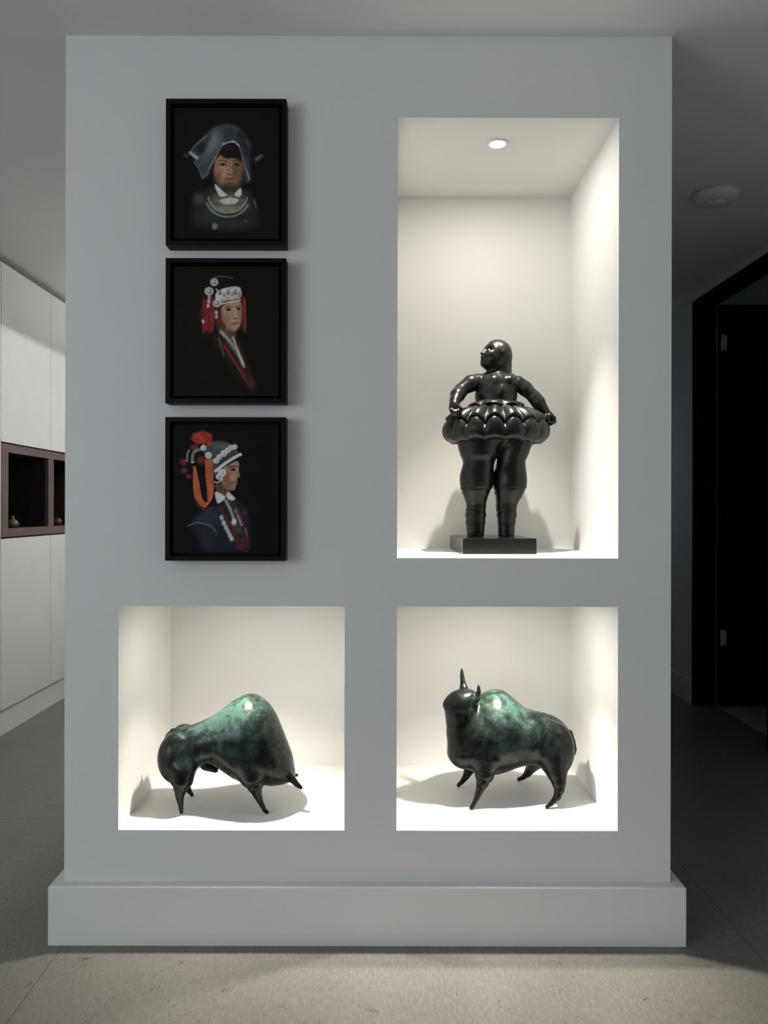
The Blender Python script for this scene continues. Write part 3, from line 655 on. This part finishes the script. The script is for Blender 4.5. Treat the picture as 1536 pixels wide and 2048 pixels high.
# ------------------------------------------------------------------ framed portraits
AMB = 0.36
def lin(c):
    c = np.array(c, float)/255.0
    return np.where(c <= 0.04045, c/12.92, ((c+0.055)/1.055)**2.4)
def chaikin(pts, closed, it=2):
    P = np.array(pts, float)
    if len(P) < 3: return P
    for _ in range(it):
        Q = np.roll(P, -1, 0) if closed else P[1:]; A = P if closed else P[:-1]
        N = np.empty((2*len(A), 2)); N[0::2] = A*0.75+Q*0.25; N[1::2] = A*0.25+Q*0.75
        if not closed: N = np.concatenate([P[:1], N[1:-1], P[-1:]]) if len(N) > 2 else P
        P = N
    return P
class Canvas:
    """soft-brush painter on a grid of colour points; coordinates are drawing units of the panel"""
    def __init__(self, x0, x1, y0, y1, bg, nx=216):
        ny = int(nx*(y1-y0)/(x1-x0)); self.X, self.Y = np.meshgrid(np.linspace(x0, x1, nx), np.linspace(y0, y1, ny))
        self.nx, self.ny = nx, ny; self.C = np.zeros((ny, nx, 3))+np.array(bg, float)
        rng = np.random.RandomState(3)
        def blur(n):
            a = rng.rand(n, n); yi = np.linspace(0, n-1.001, ny); xi = np.linspace(0, n-1.001, nx); y_ = yi.astype(int); x_ = xi.astype(int)
            fy = (yi-y_)[:, None]; fx = (xi-x_)[None, :]
            return (a[y_][:, x_]*(1-fy)*(1-fx)+a[y_+1][:, x_]*fy*(1-fx)+a[y_][:, x_+1]*(1-fy)*fx+a[y_+1][:, x_+1]*fy*fx)-0.5
        self.noise = blur(40)*0.6+blur(90)*0.4; self.blurs = blur(7)
    def put(self, a, col, tex=0.25):
        a = np.clip(a, 0, 1)[..., None]; c = np.array(col, float)*(1+tex*self.noise[..., None]); self.C = self.C*(1-a)+c*a
    def ell(self, cx, cy, rx, ry, col, alpha=1, soft=0.15, rot=0, tex=0.2):
        c, s = math.cos(R(rot)), math.sin(R(rot)); x = self.X-cx; y = self.Y-cy
        q = np.sqrt(((x*c+y*s)/rx)**2+((-x*s+y*c)/ry)**2); self.put(alpha*(1-np.clip((q-1+soft)/(2*soft), 0, 1)), col, tex)
    def poly(self, pts, col, alpha=1, soft=8, tex=0.25):
        P = chaikin(pts, True, 1 if soft <= 6 else 2); ins = np.zeros(self.X.shape, bool); d = np.full(self.X.shape, 1e9)
        for (xa, ya), (xb, yb) in zip(P, np.roll(P, -1, 0)):
            cond = ((ya > self.Y) != (yb > self.Y)) & (self.X < (xb-xa)*(self.Y-ya)/(yb-ya+1e-9)+xa); ins ^= cond
            ex, ey = xb-xa, yb-ya; t = np.clip(((self.X-xa)*ex+(self.Y-ya)*ey)/(ex*ex+ey*ey+1e-9), 0, 1)
            d = np.minimum(d, np.hypot(self.X-xa-t*ex, self.Y-ya-t*ey))
        sd = np.where(ins, -d, d); self.put(alpha*np.clip(0.5-sd/(2*soft), 0, 1), col, tex)
    def line(self, pts, w, col, alpha=1, soft=4, tex=0.3):
        d = np.full(self.X.shape, 1e9); pts = chaikin(pts, False)
        for (xa, ya), (xb, yb) in zip(pts[:-1], pts[1:]):
            ex, ey = xb-xa, yb-ya; t = np.clip(((self.X-xa)*ex+(self.Y-ya)*ey)/(ex*ex+ey*ey+1e-9), 0, 1)
            d = np.minimum(d, np.hypot(self.X-xa-t*ex, self.Y-ya-t*ey))
        self.put(alpha*np.clip(0.5-(d-w/2)/(2*soft), 0, 1), col, tex)
    def disc(self, cx, cy, r, col=(200, 200, 192), dark=(70, 70, 68)):
        self.ell(cx, cy, r, r*0.95, col, 1, 0.2); self.ell(cx, cy, r*0.62, r*0.58, dark, 0.75, 0.3); self.ell(cx-r*0.1, cy-r*0.1, r*0.36, r*0.34, col, 0.9, 0.3)

def paint_hood():
    c = Canvas(185, 1275, 182, 1515, (20, 17, 15))
    c.ell(740, 620, 420, 420, (24, 20, 17), 0.6, 0.5)
    # jacket
    c.poly([(400, 1110), (470, 1030), (560, 1010), (900, 1010), (1010, 1080), (1060, 1250), (1090, 1420), (420, 1420), (350, 1300)], (40, 44, 46), 0.75, 45)
    c.ell(440, 1110, 55, 60, (88, 92, 86), 0.55, 0.6); c.ell(560, 1260, 90, 80, (62, 66, 66), 0.5, 0.7); c.ell(800, 1370, 130, 50, (54, 57, 58), 0.5, 0.7)
    c.poly([(1005, 1090), (1030, 1120), (1050, 1220), (1010, 1170)], (98, 104, 100), 0.7, 10); c.ell(608, 1388, 32, 34, (120, 124, 122), 0.8, 0.3)
    c.ell(930, 1330, 12, 14, (92, 96, 94), 0.6, 0.5)
    # hood
    c.poly([(345, 645), (440, 520), (560, 400), (660, 350), (760, 340), (860, 375), (940, 470), (985, 590), (960, 700), (990, 930), (930, 960), (900, 760), (850, 560), (800, 520), (690, 560), (600, 730), (540, 880), (475, 915), (440, 800), (380, 715)], (62, 70, 75), 0.95, 16)
    c.poly([(860, 380), (950, 470), (1000, 600), (985, 720), (930, 700), (880, 560), (820, 470)], (32, 35, 42), 0.8, 28)
    c.poly([(640, 380), (790, 380), (850, 480), (740, 500), (680, 520)], (44, 50, 56), 0.8, 30)
    c.ell(600, 520, 70, 110, (110, 122, 126), 0.65, 0.6, 25); c.ell(520, 640, 55, 80, (98, 112, 112), 0.5, 0.6, 20)
    c.ell(465, 590, 45, 60, (24, 28, 32), 0.8, 0.5, 30); c.ell(530, 500, 30, 60, (40, 48, 56), 0.6, 0.6, 25); c.ell(475, 750, 30, 60, (62, 78, 84), 0.6, 0.5)
    c.line([(350, 635), (400, 560), (520, 470)], 14, (112, 124, 130), 0.6, 10)
    c.line([(352, 640), (385, 668), (420, 690)], 34, (150, 158, 164), 0.85, 8); c.line([(345, 672), (385, 705)], 22, (12, 14, 16), 0.9, 8); c.ell(308, 664, 28, 26, (70, 72, 74), 0.6, 0.6)
    c.line([(395, 735), (440, 800), (475, 890)], 10, (112, 128, 134), 0.7, 6); c.line([(475, 900), (540, 840)], 18, (96, 110, 116), 0.6, 10)
    c.line([(545, 800), (610, 690), (690, 560), (800, 520)], 14, (120, 134, 138), 0.8, 7); c.line([(690, 552), (800, 520), (850, 560)], 18, (178, 186, 184), 0.85, 7)
    c.line([(850, 560), (890, 660), (920, 780), (970, 910)], 10, (150, 160, 162), 0.8, 5)
    c.line([(940, 520), (975, 580)], 26, (72, 76, 86), 0.6, 14); c.line([(1040, 705), (1090, 670)], 34, (120, 124, 126), 0.7, 14)
    # dark inside of the hood, neck
    c.poly([(700, 560), (800, 530), (850, 570), (900, 720), (920, 900), (890, 1000), (620, 960), (560, 900), (600, 740)], (26, 20, 16), 1, 12)
    c.poly([(660, 930), (880, 930), (880, 1030), (760, 1090), (690, 1040)], (66, 46, 34), 1, 14)
    # face
    c.ell(748, 800, 152, 196, (142, 106, 80), 1, 0.10, 2); c.ell(850, 820, 70, 150, (96, 66, 48), 0.7, 0.5); c.ell(690, 830, 60, 80, (166, 126, 98), 0.7, 0.6)
    c.ell(748, 960, 95, 40, (118, 82, 60), 0.7, 0.5); c.ell(640, 900, 40, 80, (108, 70, 50), 0.7, 0.6); c.ell(740, 700, 110, 30, (150, 116, 90), 0.5, 0.6)
    # fringe
    c.poly([(640, 660), (690, 560), (800, 532), (860, 590), (890, 700), (880, 730), (845, 705), (800, 690), (740, 700), (700, 690), (660, 650), (630, 700)], (30, 23, 19), 1, 12); c.ell(745, 590, 50, 24, (52, 44, 38), 0.6, 0.6)
    # features
    for x, s in ((690, 1), (835, 0.85)):
        c.line([(x-42*s, 722), (x, 712), (x+40*s, 728)], 9, (58, 38, 28), 0.8, 6); c.ell(x, 757, 38*s, 13, (72, 48, 36), 0.9, 0.4); c.ell(x, 757, 16*s, 12, (20, 14, 12), 1, 0.3); c.ell(x-6, 753, 4, 4, (150, 140, 126), 0.8, 0.5)
    c.line([(778, 740), (772, 800), (782, 850)], 18, (170, 132, 102), 0.7, 10); c.line([(805, 760), (808, 840)], 18, (100, 70, 50), 0.5, 10)
    c.line([(742, 856), (770, 864), (800, 856)], 9, (76, 46, 34), 0.9, 5); c.ell(768, 884, 22, 9, (180, 146, 120), 0.6, 0.6)
    c.line([(705, 905), (745, 900), (768, 906), (800, 900)], 10, (86, 44, 36), 1, 4); c.ell(760, 920, 44, 10, (138, 86, 70), 0.9, 0.5); c.ell(755, 945, 38, 7, (96, 64, 48), 0.6, 0.6)
    # collar, silver rings, blouse
    c.ell(740, 1130, 240, 170, (52, 54, 48), 0.9, 0.15); c.ell(740, 1160, 200, 110, (92, 96, 80), 0.9, 0.25)
    c.poly([(600, 950), (640, 980), (700, 1040), (750, 1075), (665, 1100), (620, 1020)], (188, 182, 164), 1, 6); c.poly([(885, 985), (885, 1095), (800, 1078), (830, 1030)], (182, 176, 158), 1, 6)
    c.poly([(690, 1100), (760, 1088), (850, 1100), (860, 1140), (780, 1170), (700, 1165), (640, 1130)], (164, 164, 148), 0.95, 10); c.line([(670, 1105), (710, 1088), (740, 1095)], 10, (40, 38, 32), 0.9, 4); c.line([(790, 1090), (850, 1098)], 8, (50, 48, 42), 0.8, 4)
    arc = lambda rx, ry, cy, a0, a1: [(742+rx*math.cos(R(a)), cy+ry*math.sin(R(a))) for a in np.linspace(a0, a1, 24)]
    c.line(arc(205, 170, 1080, 5, 175), 12, (150, 156, 148), 0.9, 4); c.line(arc(215, 185, 1082, 5, 175), 12, (40, 42, 40), 0.8, 5)
    c.line(arc(230, 210, 1082, 25, 160), 16, (128, 132, 118), 0.9, 5); c.line(arc(190, 140, 1090, 20, 160), 20, (112, 118, 98), 0.7, 8); c.line(arc(245, 224, 1082, 20, 165), 8, (60, 64, 62), 0.8, 5)
    c.ell(740, 1215, 130, 32, (120, 126, 102), 0.7, 0.5)
    return c

def paint_tassel():
    c = Canvas(178, 1272, 172, 1500, (18, 16, 13))
    c.ell(380, 700, 300, 420, (26, 21, 16), 0.6, 0.6)
    c.poly([(560, 860), (700, 860), (860, 900), (960, 1200), (1040, 1440), (960, 1420), (800, 1250), (640, 1050)], (44, 32, 24), 0.8, 40)
    # neck
    c.poly([(640, 760), (820, 800), (830, 880), (790, 930), (700, 880), (640, 830)], (84, 66, 48), 1, 16)
    # hair shadow, turban top
    c.poly([(500, 430), (560, 330), (640, 280), (780, 290), (880, 380), (880, 430), (640, 470), (560, 640), (520, 640)], (22, 17, 14), 1, 16)
    c.poly([(590, 560), (690, 560), (700, 760), (640, 800), (590, 720)], (36, 24, 18), 1, 12)
    # face
    c.poly([(680, 560), (880, 500), (895, 640), (880, 760), (840, 820), (800, 835), (740, 810), (690, 740), (665, 640)], (150, 122, 96), 1, 8)
    c.ell(750, 690, 60, 70, (166, 130, 106), 0.6, 0.6); c.ell(705, 720, 45, 70, (148, 84, 70), 0.6, 0.6); c.ell(790, 810, 60, 24, (128, 104, 76), 0.6, 0.6); c.ell(880, 680, 18, 110, (108, 78, 58), 0.6, 0.6); c.ell(690, 790, 30, 40, (70, 48, 36), 0.6, 0.6)
    for x, y, s in ((748, 612, 1), (856, 604, 0.85)):
        c.line([(x-40*s, y-16), (x, y-30), (x+46*s, y-26)], 9, (58, 40, 30), 0.8, 5); c.ell(x, y, 30*s, 13, (96, 74, 58), 0.9, 0.4); c.ell(x-2, y, 15*s, 13, (24, 16, 12), 1, 0.3)
    c.line([(812, 610), (818, 670), (822, 692)], 16, (176, 146, 116), 0.6, 9); c.line([(795, 700), (818, 706), (838, 698)], 9, (80, 50, 38), 0.9, 5)
    c.line([(762, 757), (805, 750), (830, 746), (852, 744)], 9, (110, 46, 38), 1, 4); c.ell(818, 762, 34, 12, (150, 76, 62), 0.9, 0.5)
    # red tassels
    rng = random.Random(5)
    for i in range(26):
        x = 490+rng.random()*110; c.line([(x, 470+rng.random()*60), (x-8+rng.random()*10, 650), (x-20+rng.random()*16, 800+rng.random()*60)], 12, (96+rng.random()*70, 26+rng.random()*18, 28+rng.random()*14), 0.75, 7)
    for i in range(6): c.line([(455+i*6, 580), (450+i*6, 740)], 8, (84, 34, 34), 0.6, 6)
    for i in range(12):
        x = 890+rng.random()*34; c.line([(x, 480+rng.random()*30), (x+8, 660), (x+4+rng.random()*8, 800+rng.random()*40)], 9, (110+rng.random()*60, 34, 30), 0.8, 5)
    c.poly([(640, 600), (680, 590), (690, 700), (660, 790), (610, 800), (600, 720)], (120, 40, 36), 0.55, 20)
    # band with diamonds
    band = [(600, 470), (640, 410), (740, 380), (830, 368), (882, 392), (888, 500), (790, 515), (690, 545), (640, 560)]
    c.poly(band, (150, 152, 142), 1, 6); c.poly([(600, 470), (640, 420), (690, 410), (680, 500), (640, 550)], (180, 180, 168), 0.7, 10)
    for x0 in (660, 745, 820):
        for d in (1, -1): c.line([(x0-d*42, 400-x0*0.03+20), (x0+d*42, 505-x0*0.03+20)], 10, (206, 206, 196), 0.9, 3)
        c.ell(x0, 440, 14, 22, (48, 48, 46), 0.9, 0.4); c.ell(x0+42, 470, 18, 24, (110, 112, 106), 0.7, 0.4); c.ell(x0+2, 436, 5, 9, (190, 190, 182), 0.8, 0.4)
    c.line([(660, 540), (760, 520), (890, 503)], 8, (120, 40, 36), 0.9, 4); c.line([(672, 556), (780, 530), (870, 516)], 14, (214, 184, 164), 0.95, 4)
    # silver discs
    for x, y, r in ((598, 330, 42), (545, 425, 46), (628, 548, 42)): c.disc(x, y, r, (176, 178, 172), (64, 62, 58))
    c.line([(570, 300), (620, 272), (700, 272), (790, 288)], 14, (100, 100, 94), 0.7, 8); c.ell(520, 405, 20, 14, (150, 152, 146), 0.8, 0.4)
    for x, y in ((545, 490), (542, 530), (535, 575), (620, 640), (622, 685), (484, 735)): c.ell(x, y, 16, 22, (178, 158, 150), 0.9, 0.4)
    # collar and red necklaces
    c.line([(670, 840), (760, 930), (850, 1060), (900, 1170)], 34, (150, 148, 130), 0.9, 14); c.line([(795, 900), (850, 1030), (910, 1200)], 22, (176, 168, 148), 0.9, 9); c.line([(735, 940), (830, 1060)], 26, (96, 92, 78), 0.7, 10)
    c.line([(645, 905), (690, 1040), (700, 1090)], 12, (132, 104, 84), 0.8, 6)
    for k in range(5): c.line([(680+k*8, 960), (780+k*10, 1130), (900+k*12, 1300), (960+k*14, 1410)], 8, (96+k*8, 30, 30), 0.7, 5)
    c.line([(840, 960), (920, 1130), (1010, 1380)], 20, (70, 34, 28), 0.8, 12); c.line([(700, 980), (760, 1080), (850, 1210), (930, 1340)], 6, (176, 112, 92), 0.55, 3)
    c.ell(985, 1370, 40, 60, (74, 44, 42), 0.6, 0.6, -20)
    return c

def paint_profile():
    c = Canvas(190, 1275, 168, 1465, (14, 14, 14))
    # jacket
    c.poly([(350, 1190), (430, 1080), (600, 980), (820, 900), (930, 980), (980, 1120), (1000, 1465), (500, 1465), (430, 1300)], (28, 34, 42), 0.95, 26)
    c.poly([(390, 1110), (560, 1000), (680, 1040), (660, 1200), (560, 1180), (420, 1150)], (38, 52, 66), 0.8, 34); c.poly([(430, 1200), (600, 1200), (640, 1440), (520, 1460)], (34, 38, 50), 0.8, 34)
    c.line([(345, 1190), (420, 1152), (520, 1168), (590, 1198), (625, 1240)], 16, (92, 104, 122), 0.8, 6); c.line([(590, 1200), (640, 1280)], 26, (46, 58, 78), 0.6, 14); c.ell(930, 1050, 26, 36, (56, 64, 72), 0.6, 0.6)
    c.poly([(660, 1060), (760, 1200), (810, 1340), (780, 1380), (700, 1200)], (40, 60, 62), 0.7, 16)
    # neck and face in profile to the right
    c.poly([(640, 740), (760, 800), (790, 860), (740, 900), (640, 850), (610, 780)], (86, 62, 46), 1, 10)
    c.poly([(700, 600), (760, 560), (850, 520), (872, 560), (860, 600), (876, 676), (872, 695), (846, 712), (852, 740), (842, 772), (832, 800), (822, 828), (770, 830), (700, 790), (670, 720)], (142, 112, 86), 1, 6)
    c.ell(770, 700, 60, 60, (158, 124, 98), 0.6, 0.6); c.ell(738, 700, 34, 60, (128, 62, 54), 0.7, 0.6); c.ell(750, 780, 60, 36, (112, 84, 60), 0.6, 0.6); c.ell(840, 600, 24, 34, (154, 124, 96), 0.6, 0.6)
    c.line([(760, 598), (800, 580), (848, 588)], 12, (46, 30, 22), 0.9, 5); c.ell(806, 618, 26, 14, (58, 40, 30), 0.9, 0.4); c.ell(812, 616, 12, 11, (16, 12, 10), 1, 0.3); c.line([(828, 640), (860, 690)], 10, (120, 88, 64), 0.5, 8)
    c.line([(786, 750), (820, 746), (850, 742)], 9, (104, 52, 44), 1, 4); c.ell(830, 764, 20, 9, (150, 88, 74), 0.9, 0.4); c.ell(854, 700, 10, 6, (70, 46, 36), 0.8, 0.5)
    c.line([(740, 570), (800, 530), (860, 515)], 22, (26, 20, 18), 0.9, 10)
    # cap
    c.poly([(480, 420), (560, 345), (660, 322), (760, 345), (830, 400), (880, 460), (840, 500), (740, 560), (650, 640), (610, 700), (560, 560), (520, 480)], (64, 66, 72), 1, 10)
    c.poly([(560, 360), (660, 330), (760, 352), (700, 400), (600, 430)], (80, 80, 86), 0.7, 24); c.poly([(620, 560), (840, 440), (860, 470), (640, 610)], (48, 52, 58), 0.7, 12); c.ell(720, 380, 60, 18, (96, 92, 96), 0.5, 0.6, -20)
    # discs and beads
    for x, y, r in ((822, 388, 28), (782, 398, 28), (748, 424, 28), (708, 455, 34), (662, 490, 28), (630, 530, 30)): c.disc(x, y, r, (196, 198, 192), (90, 92, 92))
    for i in range(11):
        t = i/10; c.ell(880-250*t-10*math.sin(t*3), 466+165*t**1.1, 17, 17, (202, 202, 194), 1, 0.2); c.ell(882-250*t, 470+165*t**1.1, 8, 8, (140, 142, 138), 0.5, 0.5)
    c.disc(690, 650, 40, (206, 206, 198), (110, 112, 108)); c.disc(660, 690, 34, (190, 190, 184), (80, 82, 80)); c.line([(615, 745), (655, 750), (690, 715)], 16, (170, 170, 164), 0.9, 6)
    # flower tuft and tassels
    rng = random.Random(9)
    for i in range(60):
        x = 400+rng.random()*170; y = 250+rng.random()*90+abs(x-470)*0.15; c.ell(x, y, 24+rng.random()*16, 14+rng.random()*10, (120+rng.random()*80, 34+rng.random()*28, 28+rng.random()*14), 0.8, 0.4, rng.random()*180)
    for x, y, r in ((400, 392, 34), (295, 545, 40), (480, 525, 48), (300, 630, 34), (345, 690, 28)): c.ell(x, y, r, r*0.85, (128, 44, 38), 0.85, 0.45)
    c.line([(330, 530), (330, 470), (350, 425)], 20, (140, 136, 116), 0.85, 7); c.line([(385, 540), (385, 460), (420, 425), (470, 415)], 34, (126, 124, 104), 0.85, 9); c.line([(372, 545), (400, 545)], 12, (176, 172, 156), 0.9, 4)
    c.disc(498, 398, 30, (206, 206, 200), (100, 100, 98)); c.disc(550, 474, 34, (206, 204, 190), (96, 94, 88))
    for i in range(34):
        o_ = (rng.random()-0.5); w = 105*o_
        col = (150+rng.random()*60, 62+rng.random()*36, 34+rng.random()*20)
        c.line([(405+w*0.15, 590), (425+w*0.6, 760), (440+w*0.7, 900+20*o_), (500+w*0.3, 985-w*0.5), (560+w*0.3, 970-w*0.4), (575+w*0.6, 850), (560+w*0.75, 700), (555+w*0.7, 520)], 7, col, 0.8, 4)
    c.line([(400, 640), (402, 900), (440, 1000), (540, 1040), (600, 1000)], 6, (160, 110, 80), 0.6, 4)
    # collar, silver clasps, red beads
    c.poly([(612, 830), (700, 870), (740, 905), (650, 975), (625, 920)], (176, 176, 166), 1, 6); c.poly([(745, 838), (780, 860), (838, 915), (800, 938), (730, 900)], (184, 184, 172), 1, 6); c.ell(768, 938, 26, 30, (196, 194, 178), 1, 0.25)
    c.poly([(690, 960), (740, 910), (830, 950), (900, 1200), (920, 1300), (860, 1280), (780, 1120)], (44, 48, 44), 0.95, 10); c.line([(725, 930), (780, 1020), (810, 1110)], 28, (150, 150, 138), 0.85, 8); c.ell(818, 1150, 28, 36, (178, 178, 168), 1, 0.3); c.ell(850, 1220, 40, 50, (70, 82, 78), 0.6, 0.6)
    for x, y in ((690, 1105), (712, 1160), (735, 1205), (758, 1245), (775, 1280), (795, 1318)): c.ell(x, y, 24, 28, (150, 158, 156), 0.95, 0.3)
    for x, y in ((840, 1035), (862, 1090), (880, 1130), (895, 1165)): c.ell(x, y, 17, 28, (150, 150, 140), 0.9, 0.3, -20)
    for k in range(4):
        c.line([(645+k*12, 985), (720+k*12, 1120), (790+k*14, 1260), (860+k*10, 1420)], 8, (100+k*9, 28, 32), 0.85, 4)
        c.line([(800+k*9, 950), (860+k*10, 1080), (930+k*6, 1230), (965+k*4, 1420)], 8, (96+k*8, 28, 32), 0.8, 4)
    c.poly([(830, 1330), (950, 1290), (985, 1460), (870, 1465)], (70, 26, 30), 0.7, 24)
    for i in range(24): c.ell(830+rng.random()*140, 1290+rng.random()*160, 7, 7, (130, 50, 50), 0.6, 0.4)
    c.line([(935, 1220), (950, 1280)], 8, (190, 130, 120), 0.7, 4)
    return c

mc = NT('oil_paint'); mc.setp(Roughness=0.6, Specular_IOR_Level=0.08)
at = mc.n('ShaderNodeAttribute', attribute_name='paint'); mc.l(at.outputs['Color'], mc.b.inputs['Base Color'])
tcx = mc.n('ShaderNodeTexCoord'); nzc = mc.n('ShaderNodeTexNoise', Scale=260.0, Detail=3.0); mc.l(tcx.outputs['Object'], nzc.inputs['Vector']); mc.bump(nzc.outputs['Fac'], 0.15, 0.0008)
M['oil'] = mc.m
FX0, FX1, FT, RW = -0.5825, -0.2520, 0.045, 0.0125
def portrait(z0, z1, painter, label, yt=0.0):
    cx = (FX0+FX1)/2
    t = tag(empty('framed_portrait', (cx, 0, z0)), label, 'painting', 'portraits hung in a column')
    W = (FX1-FX0)/2; H = z1-z0
    box('frame_rail', -W, W, -FT, 0, 0, RW, M['black_frame'], t, 0.0008)
    box('frame_rail', -W, W, -FT, 0, H-RW, H, M['black_frame'], t, 0.0008)
    box('frame_stile', -W, -W+RW, -FT, 0, RW, H-RW, M['black_frame'], t, 0.0008)
    box('frame_stile', W-RW, W, -FT, 0, RW, H-RW, M['black_frame'], t, 0.0008)
    box('backing', -W+RW, W-RW, -0.010, -0.001, RW, H-RW, M['black_frame'], t)
    c = painter(); g = 0.0085; w = W-RW-g; za, zb = RW+g, H-RW-g
    ux = np.linspace(-w, w, c.nx); uz = np.linspace(zb, za, c.ny); XX, ZZ = np.meshgrid(ux, uz); YF = -FT+0.009
    co = np.stack([XX, np.full_like(XX, YF), ZZ], -1).reshape(-1, 3)
    i = np.arange(c.ny*c.nx).reshape(c.ny, c.nx); Q = np.stack([i[1:, :-1], i[1:, 1:], i[:-1, 1:], i[:-1, :-1]], -1).reshape(-1, 4)
    n = len(co); extra = [(-w, -0.010, zb), (w, -0.010, zb), (w, -0.010, za), (-w, -0.010, za)]
    faces = Q.tolist(); tl, tr, br, bl = i[0, 0], i[0, -1], i[-1, -1], i[-1, 0]
    faces += [[n, n+1]+[int(k) for k in i[0, ::-1]], [n+1, n+2]+[int(k) for k in i[::-1, -1]], [n+2, n+3]+[int(k) for k in i[-1, :]], [n+3, n]+[int(k) for k in i[:, 0]]]
    me = bpy.data.meshes.new('canvas'); me.from_pydata(co.tolist()+extra, [], faces); me.update()
    g_ = c.C.mean(-1, keepdims=True); c.C = (g_+(c.C-g_)*0.84)*(0.70+0.16*np.clip(g_/160, 0, 1))
    colr = np.clip(lin(np.clip(c.C, 0, 255))/AMB, 0, 0.85).reshape(-1, 3); colr = np.concatenate([colr, np.tile([[0.01, 0.01, 0.01]], (4, 1))])
    rgba = np.concatenate([colr, np.ones((len(colr), 1))], 1).astype(np.float32)
    a = me.color_attributes.new('paint', 'FLOAT_COLOR', 'POINT'); a.data.foreach_set('color', rgba.ravel())
    link_mesh('canvas', me, M['oil'], t)
    return t
portrait(1.928, 2.330, paint_hood, 'black framed portrait of a child in a blue grey hood')
portrait(1.495, 1.893, paint_tassel, 'black framed portrait with red tassels and a patterned white headband')
portrait(1.063, 1.457, paint_profile, 'black framed profile portrait with orange tassels and a beaded cap')
